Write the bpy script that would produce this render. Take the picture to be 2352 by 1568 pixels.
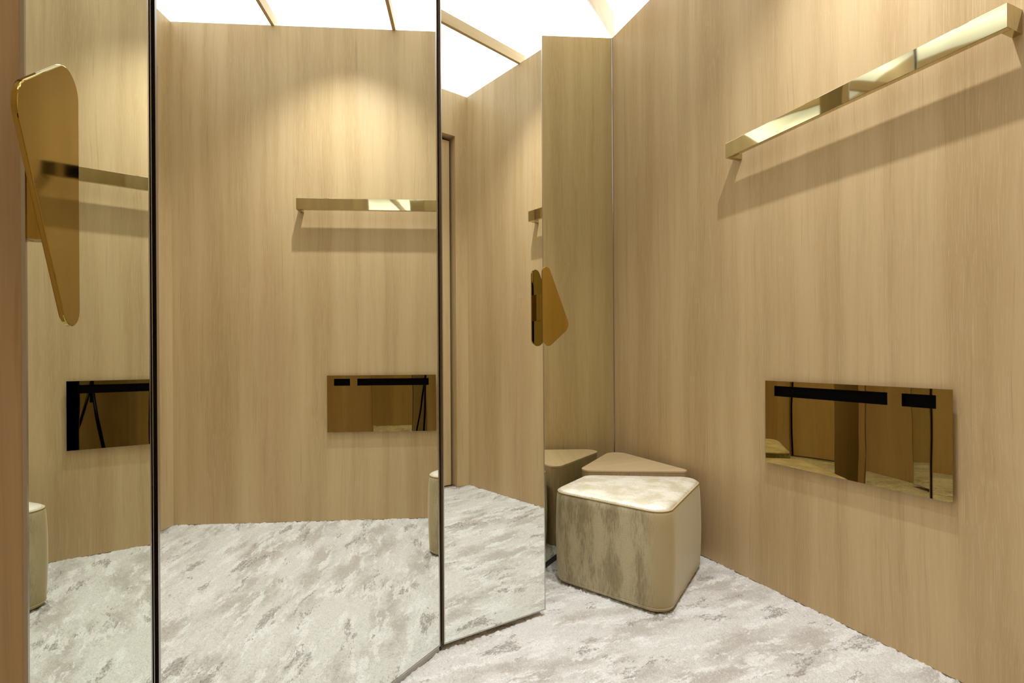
import bpy, bmesh, math, random
from mathutils import Vector, Matrix
for o in list(bpy.data.objects): bpy.data.objects.remove(o, do_unlink=True)
S = bpy.context.scene
C = S.collection

# ------------------------------------------------------------------ camera
CAM_H = 1.1
F_PX = 1143.73
cam = bpy.data.cameras.new('camera'); co = bpy.data.objects.new('camera', cam); C.objects.link(co)
cam.sensor_fit = 'HORIZONTAL'; cam.sensor_width = 36.0
cam.lens = F_PX / 2352.0 * 36.0
cam.shift_x = (1176 - 1161.26) / 2352.0
cam.shift_y = (818.52 - 784) / 2352.0
cam.clip_start = 0.02
yaw, pitch, roll = 0.3940763, -0.0002565, -0.0063536
Fv = Vector((math.sin(yaw)*math.cos(pitch), math.cos(yaw)*math.cos(pitch), math.sin(pitch)))
R0 = Vector((math.cos(yaw), -math.sin(yaw), 0)); U0 = R0.cross(Fv)
Rv = R0*math.cos(roll) + U0*math.sin(roll)
Uv = -R0*math.sin(roll) + U0*math.cos(roll)
m = Matrix((Rv, Uv, -Fv)).transposed().to_4x4(); m.translation = Vector((0, 0, CAM_H))
co.matrix_world = m
S.camera = co

# ------------------------------------------------------------------ world, exposure, lamps
w = bpy.data.worlds.new('world'); S.world = w; w.use_nodes = True
w.node_tree.nodes['Background'].inputs[0].default_value = (1, 1, 1, 1)
w.node_tree.nodes['Background'].inputs[1].default_value = 0.0
S.view_settings.view_transform = 'Standard'; S.view_settings.look = 'None'
S.view_settings.gamma = 1.0; S.view_settings.exposure = 0.0; S.view_settings.use_curve_mapping = False
CEIL_GLOW = 1.06           # radiance of the luminous ceiling
SPOT = (1.50, 1.12, 3.498)  # ceiling downlight half a metre off the right wall
SPOT_W = 168.0
POOL_W = 115.0               # second downlight over the carpet

# ------------------------------------------------------------------ dimensions
XR = 2.0437                 # face of the right wall
H = 3.3258                  # top edge of the walls
HC = 3.52                   # luminous ceiling
NM = (-0.58306, 0.81243, 1.19114)   # mirror wall plane n.p = r
NB = (-0.16747, 0.98588, 1.70567)   # open mirror door on the right
ND = (-0.99814, 0.06096, 0.36090)   # open mirror door on the left
TM = (0.81243, 0.58306)             # direction along mirror wall towards the corner
def on_m(t, off=0.0):               # point on the mirror wall, off = towards the room
    r = NM[2] - off
    return (NM[0]*r + TM[0]*t, NM[1]*r + TM[1]*t)

# ------------------------------------------------------------------ materials
def new_mat(name):
    mt = bpy.data.materials.new(name); mt.use_nodes = True
    nt = mt.node_tree; b = nt.nodes['Principled BSDF']
    return mt, nt, b
def node(nt, t, **kw):
    n = nt.nodes.new(t)
    for k, v in kw.items(): setattr(n, k, v)
    return n
def ramp(nt, stops):
    r = nt.nodes.new('ShaderNodeValToRGB'); e = r.color_ramp.elements
    e[0].position, e[0].color = stops[0][0], (*stops[0][1], 1)
    e[1].position, e[1].color = stops[-1][0], (*stops[-1][1], 1)
    for p, c in stops[1:-1]:
        x = e.new(p); x.color = (*c, 1)
    return r
def noise(nt, vec, scale, detail=2, rough=.5, dist=0.0):
    n = nt.nodes.new('ShaderNodeTexNoise'); n.inputs['Scale'].default_value = scale
    n.inputs['Detail'].default_value = detail; n.inputs['Roughness'].default_value = rough
    n.inputs['Distortion'].default_value = dist
    nt.links.new(vec, n.inputs['Vector']); return n
def mapping(nt, src, scale, loc=(0, 0, 0), rot=(0, 0, 0)):
    mp = nt.nodes.new('ShaderNodeMapping'); mp.inputs['Scale'].default_value = scale
    mp.inputs['Location'].default_value = loc; mp.inputs['Rotation'].default_value = rot
    nt.links.new(src, mp.inputs['Vector']); return mp.outputs['Vector']
def mixc(nt, a, b, f, mode='MIX'):
    mx = nt.nodes.new('ShaderNodeMix'); mx.data_type = 'RGBA'; mx.blend_type = mode
    if isinstance(f, float): mx.inputs[0].default_value = f
    else: nt.links.new(f, mx.inputs[0])
    for k, v in ((6, a), (7, b)):
        if isinstance(v, tuple): mx.inputs[k].default_value = (*v, 1)
        else: nt.links.new(v, mx.inputs[k])
    return mx.outputs[2]

def wood(name, axis='z', light=(.625, .468, .262), dark=(.500, .355, .180), loc=(0, 0, 0), gain=1.0, rough=.42):
    mt, nt, b = new_mat(name)
    tc = node(nt, 'ShaderNodeTexCoord').outputs['Object']
    lo = {'z': (1, 1, .045), 'x': (.06, 1, 1)}[axis]
    sh = mapping(nt, tc, (1, 1, 1), loc)
    warp = noise(nt, mapping(nt, sh, (1.3, 1.3, .9)), 1.6, 2)
    ad = nt.nodes.new('ShaderNodeMix'); ad.data_type = 'VECTOR'; ad.blend_type = 'MIX'
    ad.inputs[0].default_value = .035
    nt.links.new(sh, ad.inputs[4]); nt.links.new(warp.outputs['Color'], ad.inputs[5])
    v = ad.outputs[1]
    band = noise(nt, mapping(nt, v, lo), 5.5, 3, .55)
    mid = noise(nt, mapping(nt, v, tuple(s if s == 1 else s*.55 for s in lo)), 34, 4, .6)
    fine = noise(nt, mapping(nt, v, tuple(s if s == 1 else s*.35 for s in lo)), 310, 5, .8)
    hair = noise(nt, mapping(nt, v, tuple(s if s == 1 else s*.5 for s in lo)), 95, 2, .5)
    tone = noise(nt, mapping(nt, v, tuple(s if s == 1 else s*1.2 for s in lo), (7, 3, 1)), 3.2, 2)
    col = mixc(nt, light, dark, ramp_f(nt, band.outputs[0], .34, .66))
    col = mixc(nt, col, (.540, .358, .205), ramp_f(nt, tone.outputs[0], .52, .72, .5))
    col = mixc(nt, col, (.400, .290, .150), ramp_f(nt, mid.outputs[0], .50, .74, .38))
    col = mixc(nt, col, (.660, .540, .340), ramp_f(nt, fine.outputs[0], .48, .64, .50))
    col = mixc(nt, col, (.300, .200, .095), ramp_f(nt, hair.outputs[0], .60, .76, .26))
    if gain != 1.0: col = mixc(nt, col, (gain, gain, gain), 1.0, 'MULTIPLY')
    nt.links.new(col, b.inputs['Base Color'])
    b.inputs['Roughness'].default_value = rough
    b.inputs['Specular IOR Level'].default_value = .28
    bp = node(nt, 'ShaderNodeBump'); bp.inputs['Strength'].default_value = .10; bp.inputs['Distance'].default_value = .002
    nt.links.new(fine.outputs[0], bp.inputs['Height']); nt.links.new(bp.outputs[0], b.inputs['Normal'])
    return mt
def ramp_f(nt, src, a, b_, top=1.0):
    mr = nt.nodes.new('ShaderNodeMapRange'); mr.inputs[1].default_value = a; mr.inputs[2].default_value = b_
    mr.inputs[3].default_value = 0; mr.inputs[4].default_value = top
    mr.interpolation_type = 'SMOOTHSTEP'
    nt.links.new(src, mr.inputs[0]); return mr.outputs[0]

M = {}
M['wood'] = wood('oak_veneer')
M['wood_left'] = wood('oak_veneer_edge', loc=(3.1, 1.7, .4), light=(.70, .55, .35), dark=(.58, .44, .27))
M['wood_back'] = wood('oak_veneer_back_wall', loc=(5.3, 2.2, .8))
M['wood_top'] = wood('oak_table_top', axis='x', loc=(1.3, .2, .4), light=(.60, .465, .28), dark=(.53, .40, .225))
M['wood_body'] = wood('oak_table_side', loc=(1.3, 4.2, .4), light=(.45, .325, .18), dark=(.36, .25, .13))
M['wood_beam'] = wood('oak_beam', axis='x', loc=(2.3, .2, 5.4))

def plain(name, col, rough=.5, metal=0.0, spec=.5):
    mt, nt, b = new_mat(name)
    b.inputs['Base Color'].default_value = (*col, 1); b.inputs['Roughness'].default_value = rough
    b.inputs['Metallic'].default_value = metal; b.inputs['Specular IOR Level'].default_value = spec
    return mt
M['black'] = plain('black_lacquer', (.006, .005, .005), .35)
M['gap'] = plain('dark_shadow_gap', (.003, .002, .002), .9, 0, .1)  # near-black paint for the shade inside the door gap and panel slots
M['steel'] = plain('brushed_steel', (.52, .51, .50), .22, 1.0)
M['satin'] = plain('satin_steel', (.42, .39, .35), .38, 1.0)
M['steel_dark'] = plain('dark_bronze_steel', (.115, .095, .08), .28, 1.0)
M['white'] = plain('white_paint', (.82, .80, .76), .6)
M['rubber'] = plain('black_rubber', (.015, .015, .015), .7)
M['tripod'] = plain('black_anodised_metal', (.02, .02, .022), .35, .6)

def mirror(name, col):
    mt = bpy.data.materials.new(name); mt.use_nodes = True; nt = mt.node_tree
    nt.nodes.remove(nt.nodes['Principled BSDF'])
    g = nt.nodes.new('ShaderNodeBsdfGlossy'); g.inputs['Color'].default_value = (*col, 1)
    g.inputs['Roughness'].default_value = 0.0
    nt.links.new(g.outputs[0], nt.nodes['Material Output'].inputs['Surface']); return mt
M['mirror'] = mirror('silvered_mirror_glass', (.90, .92, .872))
M['mirror_dim'] = mirror('green_tinted_mirror_glass', (.93, .95, .83))

def brass(name, col, rough, wob, wscale):
    mt, nt, b = new_mat(name)
    tc = node(nt, 'ShaderNodeTexCoord').outputs['Object']
    b.inputs['Metallic'].default_value = 1.0; b.inputs['Base Color'].default_value = (*col, 1)
    b.inputs['Roughness'].default_value = rough
    n = noise(nt, mapping(nt, tc, (1, 1, 1)), wscale, 1, .4)
    bp = node(nt, 'ShaderNodeBump'); bp.inputs['Strength'].default_value = wob; bp.inputs['Distance'].default_value = .01
    nt.links.new(n.outputs[0], bp.inputs['Height']); nt.links.new(bp.outputs[0], b.inputs['Normal'])
    return mt
M['brass'] = brass('polished_brass_rail', (.56, .50, .315), .035, .05, 6)
M['brass_plate'] = brass('polished_brass_panel', (.37, .27, .105), .012, .12, 3)
M['brass_handle'] = brass('satin_brass_handle', (.45, .325, .09), .045, .02, 8)

def carpet():
    mt, nt, b = new_mat('streaked_wool_carpet')
    tc = node(nt, 'ShaderNodeTexCoord').outputs['Object']
    w1 = noise(nt, mapping(nt, tc, (2.2, 3.5, 1)), 2.0, 3)
    ad = nt.nodes.new('ShaderNodeMix'); ad.data_type = 'VECTOR'; ad.inputs[0].default_value = .07
    nt.links.new(tc, ad.inputs[4]); nt.links.new(w1.outputs['Color'], ad.inputs[5]); v = ad.outputs[1]
    a = noise(nt, mapping(nt, v, (.75, 1.9, 1)), 3.1, 5, .62)
    d = noise(nt, mapping(nt, v, (.8, 2.6, 1), (4.3, 1.1, 0)), 4.4, 6, .68)
    e = noise(nt, mapping(nt, v, (.7, 2.4, 1), (9.1, 5.2, 0)), 7.5, 6, .72)
    tuft = noise(nt, tc, 330, 3, .7)
    tuft2 = noise(nt, tc, 150, 2, .6)
    speck = noise(nt, mapping(nt, tc, (.7, 1.4, 1)), 120, 3, .6)
    base = mixc(nt, (.735, .735, .715), (.53, .505, .47), ramp_f(nt, a.outputs[0], .45, .62))
    base = mixc(nt, base, (.87, .885, .885), ramp_f(nt, e.outputs[0], .50, .60, .85))
    patch = ramp_f(nt, mixnoise(nt, d.outputs[0], speck.outputs[0], .10), .632, .690, 1.0)
    dk = mixc(nt, (.40, .375, .345), (.20, .18, .16), ramp_f(nt, speck.outputs[0], .42, .60))
    col = mixc(nt, base, dk, mul(nt, patch, .74))
    # thin dark crackle lines round the patches
    edge = nt.nodes.new('ShaderNodeMapRange'); edge.inputs[1].default_value = 0; edge.inputs[2].default_value = .010
    edge.inputs[3].default_value = 1; edge.inputs[4].default_value = 0
    ab = nt.nodes.new('ShaderNodeMath'); ab.operation = 'SUBTRACT'; ab.inputs[1].default_value = .600
    nt.links.new(d.outputs[0], ab.inputs[0])
    ab2 = nt.nodes.new('ShaderNodeMath'); ab2.operation = 'ABSOLUTE'; nt.links.new(ab.outputs[0], ab2.inputs[0])
    nt.links.new(ab2.outputs[0], edge.inputs[0])
    ln = mul2(nt, edge.outputs[0], ramp_f(nt, speck.outputs[0], .45, .6, .75))
    col = mixc(nt, col, (.20, .165, .13), ln)
    col = mixc(nt, col, (.30, .26, .22), ramp_f(nt, tuft.outputs[0], .50, .68, .62))
    col = mixc(nt, col, (1.0, .98, .94), ramp_f(nt, tuft2.outputs[0], .50, .75, .36))
    nt.links.new(col, b.inputs['Base Color'])
    b.inputs['Roughness'].default_value = .95; b.inputs['Specular IOR Level'].default_value = .05
    b.inputs['Sheen Weight'].default_value = .25; b.inputs['Sheen Roughness'].default_value = .5
    hs = nt.nodes.new('ShaderNodeMath'); hs.operation = 'ADD'
    nt.links.new(tuft.outputs[0], hs.inputs[0]); nt.links.new(tuft2.outputs[0], hs.inputs[1])
    bp = node(nt, 'ShaderNodeBump'); bp.inputs['Strength'].default_value = .5; bp.inputs['Distance'].default_value = .004
    nt.links.new(hs.outputs[0], bp.inputs['Height']); nt.links.new(bp.outputs[0], b.inputs['Normal'])
    return mt
def mixnoise(nt, a, b, k):      # a + k*(b - .5)
    n = nt.nodes.new('ShaderNodeMath'); n.operation = 'MULTIPLY_ADD'
    nt.links.new(b, n.inputs[0]); n.inputs[1].default_value = k; nt.links.new(a, n.inputs[2]); return n.outputs[0]
def mul(nt, a, k):
    n = nt.nodes.new('ShaderNodeMath'); n.operation = 'MULTIPLY'; nt.links.new(a, n.inputs[0]); n.inputs[1].default_value = k
    return n.outputs[0]
def mul2(nt, a, c):
    n = nt.nodes.new('ShaderNodeMath'); n.operation = 'MULTIPLY'; nt.links.new(a, n.inputs[0]); nt.links.new(c, n.inputs[1])
    return n.outputs[0]
M['carpet'] = carpet()

def velvet(name, lightc, darkc, amount, gloss=.5, smooth=None, nap=None):
    mt, nt, b = new_mat(name)
    tc = node(nt, 'ShaderNodeTexCoord').outputs['Object']
    big = noise(nt, mapping(nt, tc, (1, 1, .30) if smooth else (1, 1, 1)), 9.5, 6, .66)
    st = noise(nt, mapping(nt, tc, (1, 1, .14)), 170, 4, .75)
    fi = noise(nt, mapping(nt, tc, (1, 1, .8)), 420, 3, .7)
    f = ramp_f(nt, mixnoise(nt, big.outputs[0], st.outputs[0], .30), .53, .76, amount)
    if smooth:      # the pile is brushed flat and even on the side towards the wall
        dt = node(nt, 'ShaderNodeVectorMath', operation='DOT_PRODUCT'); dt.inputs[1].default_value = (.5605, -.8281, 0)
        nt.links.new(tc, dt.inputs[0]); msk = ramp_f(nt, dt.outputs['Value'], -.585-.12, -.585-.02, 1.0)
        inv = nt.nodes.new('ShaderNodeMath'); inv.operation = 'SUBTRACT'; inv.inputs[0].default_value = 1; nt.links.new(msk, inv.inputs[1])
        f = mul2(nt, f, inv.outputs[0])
    col = mixc(nt, lightc, darkc, f)
    keep = inv.outputs[0] if smooth else None
    col = mixc(nt, col, tuple(c*.62 for c in darkc), mul2(nt, ramp_f(nt, st.outputs[0], .48, .72, amount), ramp_f(nt, big.outputs[0], .36, .60, 1.0)))
    col = mixc(nt, col, tuple(c*.55 for c in lightc), ramp_f(nt, fi.outputs[0], .44, .66, .62*amount + .05))
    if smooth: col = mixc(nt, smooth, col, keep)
    nt.links.new(col, b.inputs['Base Color'])
    b.inputs['Roughness'].default_value = gloss; b.inputs['Specular IOR Level'].default_value = .35
    b.inputs['Sheen Weight'].default_value = .35; b.inputs['Sheen Roughness'].default_value = .35
    b.inputs['Sheen Tint'].default_value = (1.0, .95, .78, 1)
    bp = node(nt, 'ShaderNodeBump'); bp.inputs['Strength'].default_value = .22; bp.inputs['Distance'].default_value = .003
    nt.links.new(st.outputs[0], bp.inputs['Height']); nt.links.new(bp.outputs[0], b.inputs['Normal'])
    if nap:         # pile combed one way: its sheen faces the nap direction
        g = nt.nodes.new('ShaderNodeBsdfGlossy'); g.inputs['Roughness'].default_value = .62
        nt.links.new(mixc(nt, col, (1, 1, .95), .45), g.inputs['Color'])
        va = node(nt, 'ShaderNodeVectorMath', operation='ADD'); va.inputs[1].default_value = nap
        nt.links.new(bp.outputs[0], va.inputs[0])
        vn = node(nt, 'ShaderNodeVectorMath', operation='NORMALIZE'); nt.links.new(va.outputs[0], vn.inputs[0])
        nt.links.new(vn.outputs[0], g.inputs['Normal'])
        ms = nt.nodes.new('ShaderNodeMixShader'); ms.inputs[0].default_value = .42
        nt.links.new(b.outputs[0], ms.inputs[1]); nt.links.new(g.outputs[0], ms.inputs[2])
        nt.links.new(ms.outputs[0], nt.nodes['Material Output'].inputs['Surface'])
    return mt
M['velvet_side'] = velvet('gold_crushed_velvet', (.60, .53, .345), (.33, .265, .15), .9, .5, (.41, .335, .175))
M['velvet_top'] = velvet('gold_velvet_top_lit', (.95, .93, .82), (.66, .59, .38), .9, .5, None, (-.05, -.42, 0))  # stool velvet taken near white: bright light on the seat put into the colour
M['piping'] = plain('gold_piping', (.62, .52, .31), .42)

mt = bpy.data.materials.new('luminous_ceiling_fabric'); mt.use_nodes = True; nt = mt.node_tree
nt.nodes.remove(nt.nodes['Principled BSDF'])
em = nt.nodes.new('ShaderNodeEmission'); em.inputs[0].default_value = (1.0, 1.0, .985, 1); em.inputs[1].default_value = CEIL_GLOW
def M1(op, a, b=None):
    n = nt.nodes.new('ShaderNodeMath'); n.operation = op
    for i, v in enumerate((a, b)):
        if v is None: continue
        if isinstance(v, (int, float)): n.inputs[i].default_value = v
        else: nt.links.new(v, n.inputs[i])
    return n.outputs[0]
sx = node(nt, 'ShaderNodeSeparateXYZ'); nt.links.new(node(nt, 'ShaderNodeTexCoord').outputs['Object'], sx.inputs[0])
fy = M1('ABSOLUTE', M1('SUBTRACT', M1('MULTIPLY', M1('FRACT', M1('DIVIDE', M1('ADD', sx.outputs['Y'], 9*.802-.62), .802)), 2.0), 1.0))
fx = M1('SUBTRACT', 1.0, M1('MINIMUM', M1('DIVIDE', M1('ABSOLUTE', M1('SUBTRACT', XR+.05, sx.outputs['X'])), .55), 1.0))
gl = M1('MAXIMUM', M1('POWER', fy, 2.2), M1('POWER', fx, 1.6))
nt.links.new(M1('MULTIPLY', M1('ADD', M1('MULTIPLY', gl, 2.0), 1.0), CEIL_GLOW), em.inputs[1])
nt.links.new(em.outputs[0], nt.nodes['Material Output'].inputs['Surface']); M['glow'] = mt

# ------------------------------------------------------------------ mesh helpers
def obj(name, bm, mat, parent=None, smooth=False, bevel=0.0, segs=2):
    me = bpy.data.meshes.new(name)
    bmesh.ops.recalc_face_normals(bm, faces=bm.faces)
    bm.to_mesh(me); bm.free()
    for mm in (mat if isinstance(mat, (list, tuple)) else [mat]): me.materials.append(mm)
    if smooth:
        for p in me.polygons: p.use_smooth = True
    o = bpy.data.objects.new(name, me); C.objects.link(o)
    if bevel:
        md = o.modifiers.new('bevel', 'BEVEL'); md.width = bevel; md.segments = segs; md.limit_method = 'ANGLE'
    if parent:
        o.parent = parent
        o.matrix_parent_inverse = Matrix.Translation(-parent.location)
    return o
def thing(name, label, cat, loc=(0, 0, 0), group=None):
    o = bpy.data.objects.new(name, None); C.objects.link(o); o.location = loc
    o.empty_display_size = .1
    o['label'] = label; o['category'] = cat
    if group: o['group'] = group
    return o
def struct(name, bm, mat, **k):
    o = obj(name, bm, mat, **k); o['kind'] = 'structure'; return o
def box(bm, x0, x1, y0, y1, z0, z1):
    v = [bm.verts.new((x, y, z)) for x in (x0, x1) for y in (y0, y1) for z in (z0, z1)]
    for f in ((0, 1, 3, 2), (4, 6, 7, 5), (0, 4, 5, 1), (2, 3, 7, 6), (0, 2, 6, 4), (1, 5, 7, 3)):
        bm.faces.new([v[i] for i in f])
    return bm
def prism(bm, pts, z0, z1):
    a = [bm.verts.new((x, y, z0)) for x, y in pts]; b = [bm.verts.new((x, y, z1)) for x, y in pts]
    n = len(pts)
    bm.faces.new(a[::-1]); bm.faces.new(b)
    for i in range(n): bm.faces.new((a[i], a[(i+1) % n], b[(i+1) % n], b[i]))
    return bm
def slab(bm, frame, w0, w1, z0, z1, d0, d1):
    """box in the frame of a vertical plane: w along it, d towards the room"""
    (ox, oy), (tx, ty), (nx, ny) = frame
    f = lambda w, d: (ox + tx*w + nx*d, oy + ty*w + ny*d)
    return prism(bm, [f(w0, d0), f(w1, d0), f(w1, d1), f(w0, d1)], z0, z1)
def fillet(pts, radii, seg=10):
    out = []; n = len(pts)
    for i in range(n):
        p = Vector(pts[i]); a = Vector(pts[i-1]); b = Vector(pts[(i+1) % n]); r = radii[i]
        u = (a-p).normalized(); v = (b-p).normalized(); ang = u.angle(v)
        t = r/math.tan(ang/2); c = p + (u+v).normalized()*(r/math.sin(ang/2))
        s = p+u*t - c; e = p+v*t - c
        a0 = math.atan2(s.y, s.x); a1 = math.atan2(e.y, e.x); dl = (a1-a0+math.pi) % (2*math.pi) - math.pi
        for k in range(seg+1):
            q = a0 + dl*k/seg; out.append((c.x+r*math.cos(q), c.y+r*math.sin(q)))
    return out
def resample(pts, step):
    out = []; n = len(pts)
    for i in range(n):
        a = Vector(pts[i]); b = Vector(pts[(i+1) % n]); L = (b-a).length; k = max(1, int(L/step))
        for j in range(k): out.append(tuple(a.lerp(b, j/k)))
    return out
def inset(pts, d):
    n = len(pts); out = []
    area = sum(pts[i][0]*pts[(i+1) % n][1]-pts[(i+1) % n][0]*pts[i][1] for i in range(n))
    sg = 1 if area > 0 else -1
    for i in range(n):
        a = Vector(pts[i-1]); b = Vector(pts[(i+1) % n]); t = (b-a).normalized()
        out.append((pts[i][0] - t.y*d*sg, pts[i][1] + t.x*d*sg))
    return out
def loft(bm, rings, cap0=True, cap1=True):
    vs = [[bm.verts.new(p) for p in r] for r in rings]; n = len(rings[0])
    for a, b in zip(vs, vs[1:]):
        for i in range(n): bm.faces.new((a[i], a[(i+1) % n], b[(i+1) % n], b[i]))
    if cap0: bm.faces.new(vs[0][::-1])
    if cap1: bm.faces.new(vs[-1])
    return bm
def tube(bm, path, r, seg=8, closed=False):
    P = [Vector(p) for p in path]; n = len(P); rings = []
    for i in range(n):
        a = P[i-1] if (i or closed) else P[0]; b = P[(i+1) % n] if (i < n-1 or closed) else P[-1]
        t = (b-a).normalized(); up = Vector((0, 0, 1)) if abs(t.z) < .9 else Vector((1, 0, 0))
        s = t.cross(up).normalized(); q = s.cross(t)
        rr = r[i] if isinstance(r, (list, tuple)) else r
        rings.append([P[i] + s*rr*math.cos(2*math.pi*k/seg) + q*rr*math.sin(2*math.pi*k/seg) for k in range(seg)])
    vs = [[bm.verts.new(p) for p in g] for g in rings]
    pairs = list(zip(vs, vs[1:])) + ([(vs[-1], vs[0])] if closed else [])
    for a, b in pairs:
        for k in range(seg): bm.faces.new((a[k], a[(k+1) % seg], b[(k+1) % seg], b[k]))
    if not closed: bm.faces.new(vs[0][::-1]); bm.faces.new(vs[-1])
    return bm

# ------------------------------------------------------------------ structure
XL = -.42
back = lambda x: -.035 + .1*(x-XR)          # line of the back wall
corner = (XR, (NM[2]-NM[0]*XR)/NM[1])
tC0, tC1 = .5111, 1.4535                    # fixed mirror along the mirror wall
t_corner = TM[0]*corner[0] + TM[1]*corner[1]

import numpy as np
def carpet_mesh():
    st = .0042; xs = np.arange(-.46, 2.10, st); ys = np.arange(-.42, 3.05, st)
    nx, ny = len(xs), len(ys); rng = np.random.default_rng(7)
    r = rng.normal(0, 1, (nx, ny))
    b = r.copy()
    for ax in (0, 1): b = (np.roll(b, 1, ax) + 2*b + np.roll(b, -1, ax))/4
    c = rng.normal(0, 1, (nx//6+2, ny//6+2)); c = np.kron(c, np.ones((6, 6)))[:nx, :ny]
    for _ in range(6):
        for ax in (0, 1): c = (np.roll(c, 2, ax) + c + np.roll(c, -2, ax))/3
    z = .0030*b/b.std()*.55 + .0010*r*.5 + .0012*c/c.std()
    z = np.clip(z, -.006, .006) - .002
    X, Y = np.meshgrid(xs, ys, indexing='ij')
    X = X + rng.normal(0, .0008, X.shape); Y = Y + rng.normal(0, .0008, Y.shape)
    v = np.stack([X, Y, z], -1).reshape(-1, 3)
    i = np.arange(nx-1)[:, None]*ny + np.arange(ny-1)[None, :]
    f = np.stack([i, i+ny, i+ny+1, i+1], -1).reshape(-1, 4)
    # flat sub-floor under and around the pile
    k = len(v)
    v = np.vstack([v, [(-1, -1, -.012), (2.6, -1, -.012), (2.6, 3.6, -.012), (-1, 3.6, -.012)]])
    f = np.vstack([f, [(k, k+1, k+2, k+3)]])
    me = bpy.data.meshes.new('floor'); me.vertices.add(len(v)); me.loops.add(f.size); me.polygons.add(len(f))
    me.vertices.foreach_set('co', v.astype(np.float32).ravel())
    me.loops.foreach_set('vertex_index', f.astype(np.int32).ravel())
    me.polygons.foreach_set('loop_start', np.arange(0, f.size, 4, dtype=np.int32))
    me.update(calc_edges=True)
    me.polygons.foreach_set('use_smooth', np.ones(len(f), bool))
    me.materials.append(M['carpet']); me.validate()
    o = bpy.data.objects.new('floor', me); C.objects.link(o); o['kind'] = 'structure'
carpet_mesh()
bm = bmesh.new(); box(bm, XR, XR+.05, -.45, 3.2, 0, H); struct('wall_right', bm, M['wood'])
bm = bmesh.new(); box(bm, XR+.05, XR+.12, -.45, 3.3, H-.12, HC); struct('trim_1', bm, M['glow'])  # recess side glows itself, in place of ceiling light falling on it
# mirror wall: the boarding behind the mirrors
bm = bmesh.new(); prism(bm, [on_m(-.6, -.052), on_m(t_corner+.006, -.052), on_m(t_corner+.02, -.12), on_m(-.6, -.12)], 0, HC)
struct('wall_far', bm, M['wood_body'])
# pale fascia of the ceiling recess above the mirrors
bm = bmesh.new(); prism(bm, [on_m(.40, .0), on_m(t_corner+.10, .0), on_m(t_corner+.10, -.0115), on_m(.40, -.0115)], H+.002, HC)
struct('trim_2', bm, M['wood_beam'])
bm = bmesh.new(); box(bm, XL-.06, XL, -.5, 1.2, 0, HC); struct('wall_left', bm, M['wood_left'])
bm = bmesh.new(); box(bm, -1.0, 2.6, -1.0, 3.6, HC, HC+.03); struct('ceiling', bm, M['glow'])

# back wall with a tall recessed door
dx0, dx1, DH = .86, 1.926, 2.962
fb = lambda x, d=0.0: (x + .0995*d, back(x) - .995*d)     # d = depth away from the room
bm = bmesh.new()
prism(bm, [fb(dx1), fb(XR+.05), fb(XR+.05, .12), fb(dx1, .12)], 0, H)
prism(bm, [fb(XL-.06), fb(dx0), fb(dx0, .12), fb(XL-.06, .12)], 0, H)
prism(bm, [fb(dx0), fb(dx1), fb(dx1, .12), fb(dx0, .12)], DH, H)
struct('wall_back', bm, M['wood_back'])
bm = bmesh.new(); prism(bm, [fb(XL-.06, .05), fb(XR+.12, .05), fb(XR+.12, .12), fb(XL-.06, .12)], H+.0005, HC); struct('trim_6', bm, M['glow'])  # back recess side also made to glow so it reads as brightly lit
d1 = thing('door_1', 'x', 'x', (dx1, back(dx1), 0)); del d1['label']; del d1['category']; d1['kind'] = 'structure'
bm = bmesh.new(); prism(bm, [fb(dx0+.02, .055), fb(dx1-.026, .055), fb(dx1-.026, .095), fb(dx0+.02, .095)], .012, DH-.028)
obj('door_leaf', bm, M['wood_back'], d1, bevel=.0015)
bm = bmesh.new()
prism(bm, [fb(dx0-.0, .100), fb(dx1, .100), fb(dx1, .118), fb(dx0, .118)], 0, DH)
obj('door_gap_shade', bm, M['gap'], d1)  # dark sheet behind the leaf, painted shade for the gap round it
bm = bmesh.new(); prism(bm, [fb(dx0+.02, .03), fb(dx1-.002, .03), fb(dx1-.002, .10), fb(dx0+.02, .10)], 0, .008)
obj('threshold', bm, M['steel'], d1)

# slim oak fins across the ceiling recess
for i, y in enumerate((.62, 1.422, 2.224)):
    x0 = XL if y < .9 else (NM[1]*(y+.012)-NM[2])/-NM[0]
    bm = bmesh.new(); box(bm, x0, XR+.05, y-.011, y+.011, H, H+.075)
    struct('trim_%d' % (i+3), bm, M['wood_beam'])

# ------------------------------------------------------------------ mirrors
FM = ((NM[0]*NM[2], NM[1]*NM[2]), TM, (-NM[0], -NM[1]))
def frame_of(N, tdir):
    return ((N[0]*N[2], N[1]*N[2]), tdir, (-N[0], -N[1]))
def steel_frame(root, fr, w0, w1, z0, z1, t, d0, d1, mat, sides='lrbt'):
    bm = bmesh.new()
    if 'l' in sides: slab(bm, fr, w0, w0+t, z0, z1, d0, d1)
    if 'r' in sides: slab(bm, fr, w1-t, w1, z0, z1, d0, d1)
    if 'b' in sides: slab(bm, fr, w0+t, w1-t, z0, z0+t, d0, d1)
    if 't' in sides: slab(bm, fr, w0+t, w1-t, z1-t, z1, d0, d1)
    return obj('frame', bm, mat, root)
def pt(fr, w, d=0): return (fr[0][0]+fr[1][0]*w+fr[2][0]*d, fr[0][1]+fr[1][1]*w+fr[2][1]*d)

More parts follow.
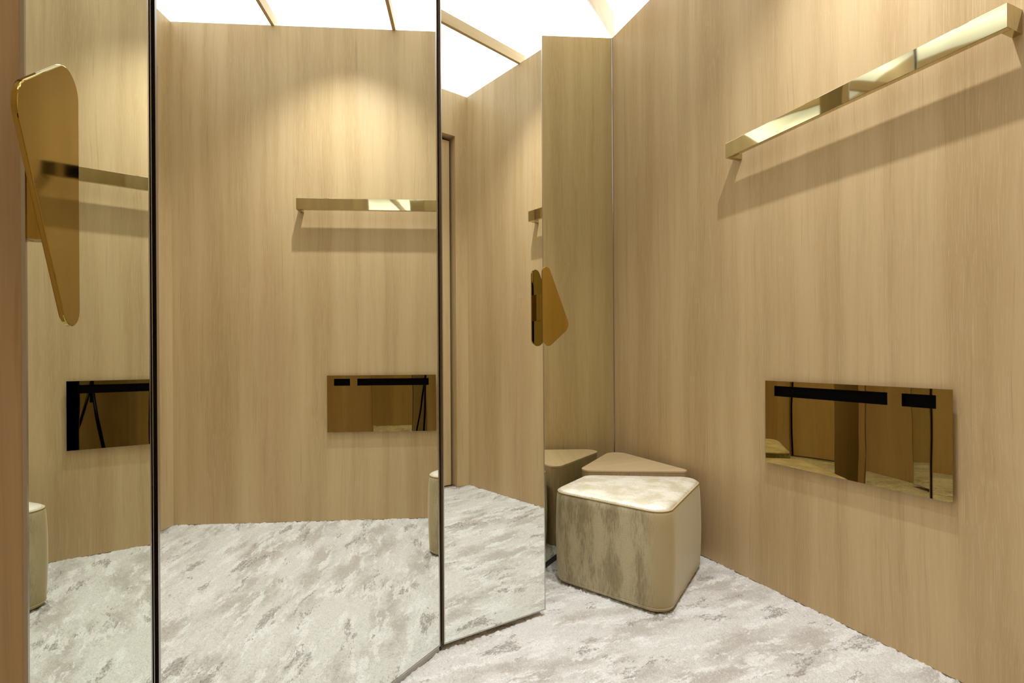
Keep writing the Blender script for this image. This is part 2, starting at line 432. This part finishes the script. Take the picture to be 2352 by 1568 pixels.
t = thing('fixed_mirror', 'tall fixed mirror panel in the middle of the mirror wall, widest of the mirrors', 'mirror', (*pt(FM, 1.0), 0))
bm = bmesh.new(); slab(bm, FM, tC0+.004, tC1-.010, .026, H, -.006, 0); obj('mirror_glass', bm, M['mirror'], t)
steel_frame(t, FM, tC0, tC1-.006, .022, H, .004, -.010, .0012, M['steel'], 'lrb')
bm = bmesh.new(); slab(bm, FM, tC0, tC1-.006, 0, .0215, -.03, -.004); obj('plinth', bm, M['satin'], t)
t = thing('corner_mirror', 'narrow dim green-tinted mirror panel beside the oak wall, behind the stool and side table', 'mirror', (*pt(FM, 2.4), 0))
bm = bmesh.new(); slab(bm, FM, 1.62, t_corner-.008, .028, H-.004, -.006, 0); obj('mirror_glass', bm, M['mirror_dim'], t)
bm = bmesh.new(); slab(bm, FM, t_corner-.008, t_corner-.002, .022, H, -.010, .0012)
slab(bm, FM, 1.62, t_corner-.008, H-.004, H, -.010, .0012)
obj('frame', bm, M['steel'], t)
bm = bmesh.new(); slab(bm, FM, 1.62, t_corner-.008, .0, .0275, -.010, .002); obj('bottom_rail', bm, M['black'], t)

# the two wing doors: oak leaf, mirror glass on the room face, steel edge, brass handle
BT = (.98588, .16747); FB = frame_of(NB, BT)
wB0 = .4975*BT[0] + 1.8146*BT[1]; wB1 = .9640*BT[0] + 1.8937*BT[1]
DT = (-.06096, -.99814); FD = frame_of(ND, DT)
wD0 = -.2846*DT[0] + 1.2607*DT[1]; wD1 = -.3128*DT[0] + .7987*DT[1]
def handle(root, fr, wfree, flip):
    """rounded triangular brass plate; w measured from the leaf's free edge"""
    tri = [(-.0365, .2455), (-.0365, -.1955), (.1110, -.0825)]
    pts = fillet(tri, [.022, .030, .040], 12)
    if flip: pts = [(x, -z) for x, z in pts]
    zc = 1.3075
    bm = bmesh.new(); lo = []; hi = []
    for x, z in pts:
        a = pt(fr, wfree+x, .0355); b = pt(fr, wfree+x, .0415)
        lo.append(bm.verts.new((*a, zc+z))); hi.append(bm.verts.new((*b, zc+z)))
    n = len(pts); bm.faces.new(lo); bm.faces.new(hi[::-1])
    for i in range(n): bm.faces.new((lo[i], hi[i], hi[(i+1) % n], lo[(i+1) % n]))
    h = obj('handle', bm, M['brass_handle'], root, bevel=.0012)
    bm = bmesh.new(); slab(bm, fr, wfree-.024, wfree-.002, 1.3075-.057, 1.3075+.055, .0005, .0357)
    br = obj('handle_bracket', bm, M['brass_handle'], h)
    bpy.context.view_layer.update()
    br.matrix_parent_inverse = h.matrix_world.inverted()
    return h
def wing(name, label, fr, w0, w1, flip, z0):
    t = thing(name, label, 'mirror door', (*pt(fr, w0), 0))
    bm = bmesh.new(); slab(bm, fr, w0+.002, w1-.001, z0, H-.01, -.045, -.0037); obj('door_leaf', bm, M['wood_left'], t)
    bm = bmesh.new(); slab(bm, fr, w0+.004, w1-.004, z0+.004, H-.012, -.0033, 0); obj('mirror_glass', bm, M['mirror'], t)
    steel_frame(t, fr, w0, w1, z0, H-.01, .004, -.0035, .0008, M['steel'])
    handle(t, fr, w1, flip)
    return t
wing('mirror_door', 'narrow hinged mirror door standing open in the middle, brass handle at mid height on its right edge', FB, wB0, wB1, False, .022)
tl = wing('mirror_door', 'mirror door nearest the camera at the left edge of the photo, large brass handle on it', FD, wD0, wD1, True, .022)
# dark bronze hinge posts closing the gaps at both sides of the fixed mirror
for w_, lab in ((tC1+.001, 'thin dark bronze hinge post between the fixed mirror and the narrow open mirror door'),
                (tC0-.013, 'thin dark bronze hinge post at the left side of the fixed mirror')):
    bm = bmesh.new(); slab(bm, FM, w_, w_+.007, 0, H-.002, -.0115, -.004)
    o = obj('hinge_post', bm, M['steel_dark']); o['label'] = lab; o['category'] = 'post'

# ------------------------------------------------------------------ hanging rail: one flat bar bent back to the wall at both ends
s0, s1, z0, z1, e = .7943, 1.8573, 2.0726, 2.1467, .0848
t = thing('hanging_rail', 'long polished brass hanging rail fixed high on the oak wall', 'rail', (XR, (s0+s1)/2, z0))
bm = bmesh.new(); box(bm, XR-e, XR-e+.024, s0, s1, z0, z1); obj('bar', bm, M['brass'], t, bevel=.0015)
for a, b in ((s0, s0+.024), (s1-.024, s1)):
    bm = bmesh.new(); box(bm, XR-e+.0242, XR-.0002, a, b, z0, z1); obj('end_bracket', bm, M['brass'], t, bevel=.0008)

# ------------------------------------------------------------------ wall panel with two slots
def holed_plate(bm, x0, x1, ys, zs, holes):
    nx, nz = len(ys)-1, len(zs)-1; solid = lambda i, j: 0 <= i < nx and 0 <= j < nz and (i, j) not in holes
    cache = {}
    def V(x, i, j):
        k = (x, i, j)
        if k not in cache: cache[k] = bm.verts.new((x, ys[i], zs[j]))
        return cache[k]
    for i in range(nx):
        for j in range(nz):
            if not solid(i, j): continue
            for x in (x0, x1): bm.faces.new((V(x, i, j), V(x, i+1, j), V(x, i+1, j+1), V(x, i, j+1)))
            for (di, dj, a, b) in ((-1, 0, (i, j), (i, j+1)), (1, 0, (i+1, j), (i+1, j+1)), (0, -1, (i, j), (i+1, j)), (0, 1, (i, j+1), (i+1, j+1))):
                if not solid(i+di, j+dj): bm.faces.new((V(x0, *a), V(x0, *b), V(x1, *b), V(x1, *a)))
    return bm
p0, p1, q0, q1 = .9672, 1.6923, .5979, .9790
t = thing('brass_wall_panel', 'dark polished brass rectangular panel with two slots, low on the oak wall', 'wall panel', (XR, 1.33, q0))
bm = bmesh.new()
holed_plate(bm, XR-.0199, XR-.0169, [p0, 1.0133, 1.1190, 1.1668, 1.6440, p1], [q0, .9097, .9568, q1], {(1, 1), (3, 1)})
obj('face_plate', bm, M['brass_plate'], t)
bm = bmesh.new(); box(bm, XR-.0168, XR-.0001, p0+.012, p1-.012, q0+.012, .9092)
box(bm, XR-.0168, XR-.0001, p0+.012, p1-.012, .9573, q1-.010)
obj('housing', bm, M['black'], t)
for a, b in ((1.0130, 1.1193), (1.1665, 1.6443)):
    bm = bmesh.new()
    box(bm, XR-.0030, XR-.0002, a, b, .9092, .9573)
    box(bm, XR-.0168, XR-.0032, a-.003, a, .9094, .9571); box(bm, XR-.0168, XR-.0032, b, b+.003, .9094, .9571)
    obj('slot', bm, M['gap'], t)  # slot depth darkened by colour

# ------------------------------------------------------------------ stool
SP = [(1.413, 1.650), (1.139, 2.170), (1.455, 2.374), (2.020, 2.066)]
if sum(SP[i][0]*SP[(i+1) % 4][1]-SP[(i+1) % 4][0]*SP[i][1] for i in range(4)) < 0: SP = SP[::-1]
rad = {1.413: .085, 1.139: .085, 1.455: .085, 2.020: .085}
out = resample(fillet(SP, [rad[p[0]] for p in SP], 12), .02)
def ring(d, z, zf=None):
    q = inset(out, d); return [(x, y, z if zf is None else z + zf(x, y)) for x, y in q]
ZT = .436
t = thing('upholstered_stool', 'large gold velvet cube stool with rounded corners in front of the side table', 'stool', (1.5, 2.05, 0))
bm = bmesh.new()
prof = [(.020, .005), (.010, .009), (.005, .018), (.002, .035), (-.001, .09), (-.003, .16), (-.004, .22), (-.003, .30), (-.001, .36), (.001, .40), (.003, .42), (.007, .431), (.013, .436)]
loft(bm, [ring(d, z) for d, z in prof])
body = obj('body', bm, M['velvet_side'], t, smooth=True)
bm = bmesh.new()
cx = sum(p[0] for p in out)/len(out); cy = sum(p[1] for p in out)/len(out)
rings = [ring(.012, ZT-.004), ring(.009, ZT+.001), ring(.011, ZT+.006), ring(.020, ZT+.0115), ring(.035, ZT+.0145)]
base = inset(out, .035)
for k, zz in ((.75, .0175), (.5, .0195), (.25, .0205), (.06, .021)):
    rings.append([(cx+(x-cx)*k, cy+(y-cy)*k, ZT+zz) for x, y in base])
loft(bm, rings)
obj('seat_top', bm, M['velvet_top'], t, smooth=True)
bm = bmesh.new(); tube(bm, ring(.0075, ZT), .0030, 8, True); obj('piping', bm, M['piping'], t, smooth=True)
bm = bmesh.new(); tube(bm, ring(.0040, .022), .0022, 8, True)
o = obj('bottom_piping', bm, M['velvet_side'], t, smooth=True)
bm = bmesh.new(); loft(bm, [ring(.045, 0.0), ring(.045, .0045)]); obj('plinth', bm, plain('dark_walnut_plinth', (.06, .03, .018), .5), t)

# ------------------------------------------------------------------ side table
TP = [(1.4333, 2.4145), (1.9984, 2.1324), (1.9667, 2.8466)]
tb = fillet(TP, [.052, .036, .075], 14)
t = thing('side_table', 'three-cornered oak side table with rounded corners in the room corner behind the stool', 'table', (1.8, 2.46, 0))
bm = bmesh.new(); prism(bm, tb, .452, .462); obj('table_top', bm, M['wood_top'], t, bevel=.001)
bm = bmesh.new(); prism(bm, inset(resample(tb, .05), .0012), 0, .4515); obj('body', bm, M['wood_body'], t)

# ------------------------------------------------------------------ ceiling downlight
for (lx, ly, lw, sp, lab) in ((SPOT[0], SPOT[1], SPOT_W, 100, 'small round white downlight in the glowing ceiling above the brass rail'),
                              (.86, 1.10, POOL_W, 62, 'small round white downlight above the middle of the carpet')):
    t = thing('ceiling_downlight', lab, 'light', (lx, ly, HC))
    bm = bmesh.new()
    rg = [[(lx+r*math.cos(a*math.pi/16), ly+r*math.sin(a*math.pi/16), z) for a in range(32)] for r, z in ((.040, HC-.0002), (.062, HC-.0002), (.060, HC-.018), (.044, HC-.018), (.040, HC-.0002))]
    loft(bm, rg, False, False); obj('trim_ring', bm, M['white'], t)
    ld = bpy.data.lights.new('downlight', 'SPOT'); ld.shadow_soft_size = .02; ld.spot_blend = 1.0
    ld.energy = lw; ld.spot_size = math.radians(sp); ld.color = (1, .985, .965)
    lo = bpy.data.objects.new('lamp', ld); C.objects.link(lo); lo.location = (0, 0, -.020); lo.parent = t

# ------------------------------------------------------------------ tripod that shows in the brass panel
hd = Vector((0, 0, CAM_H)) - Fv*.10
t = thing('camera_tripod', 'black camera on a tripod, seen only as a dark shape reflected in the brass panel', 'tripod', (hd.x, hd.y, 0))
bm = bmesh.new(); tube(bm, [(hd.x, hd.y, .62), (hd.x, hd.y, CAM_H-.13)], .016, 12); obj('centre_column', bm, M['tripod'], t, smooth=True)
bm = bmesh.new(); tube(bm, [(hd.x, hd.y, CAM_H-.13), (hd.x, hd.y, CAM_H-.062)], [.03, .034], 16); obj('ball_head', bm, M['tripod'], t, smooth=True)
bm = bmesh.new()
for a, b in (((-.075, -.060, -.035), (.075, .045, .035)),):
    v = []
    for i in (a[0], b[0]):
        for j in (a[1], b[1]):
            for k in (a[2], b[2]): v.append(bm.verts.new(hd + Rv*i + Uv*j + Fv*k))
    for f in ((0, 1, 3, 2), (4, 6, 7, 5), (0, 4, 5, 1), (2, 3, 7, 6), (0, 2, 6, 4), (1, 5, 7, 3)): bm.faces.new([v[i] for i in f])
obj('camera_body', bm, M['rubber'], t, bevel=.008)
bm = bmesh.new(); tube(bm, [hd + Fv*.035, hd + Fv*.075], .030, 24); obj('lens', bm, M['rubber'], t, smooth=True)
for k in range(3):
    a = math.radians(100 + 120*k); f = Vector((hd.x+.17*math.cos(a), hd.y+.17*math.sin(a), 0)) if k != 0 else Vector((hd.x+.30*math.cos(a), hd.y+.30*math.sin(a), 0))
    bm = bmesh.new(); tube(bm, [(hd.x, hd.y, .86), tuple(f + Vector((0, 0, .02)))], [.016, .011], 10); lg = obj('leg', bm, M['tripod'], t, smooth=True)
bpy.context.view_layer.update()
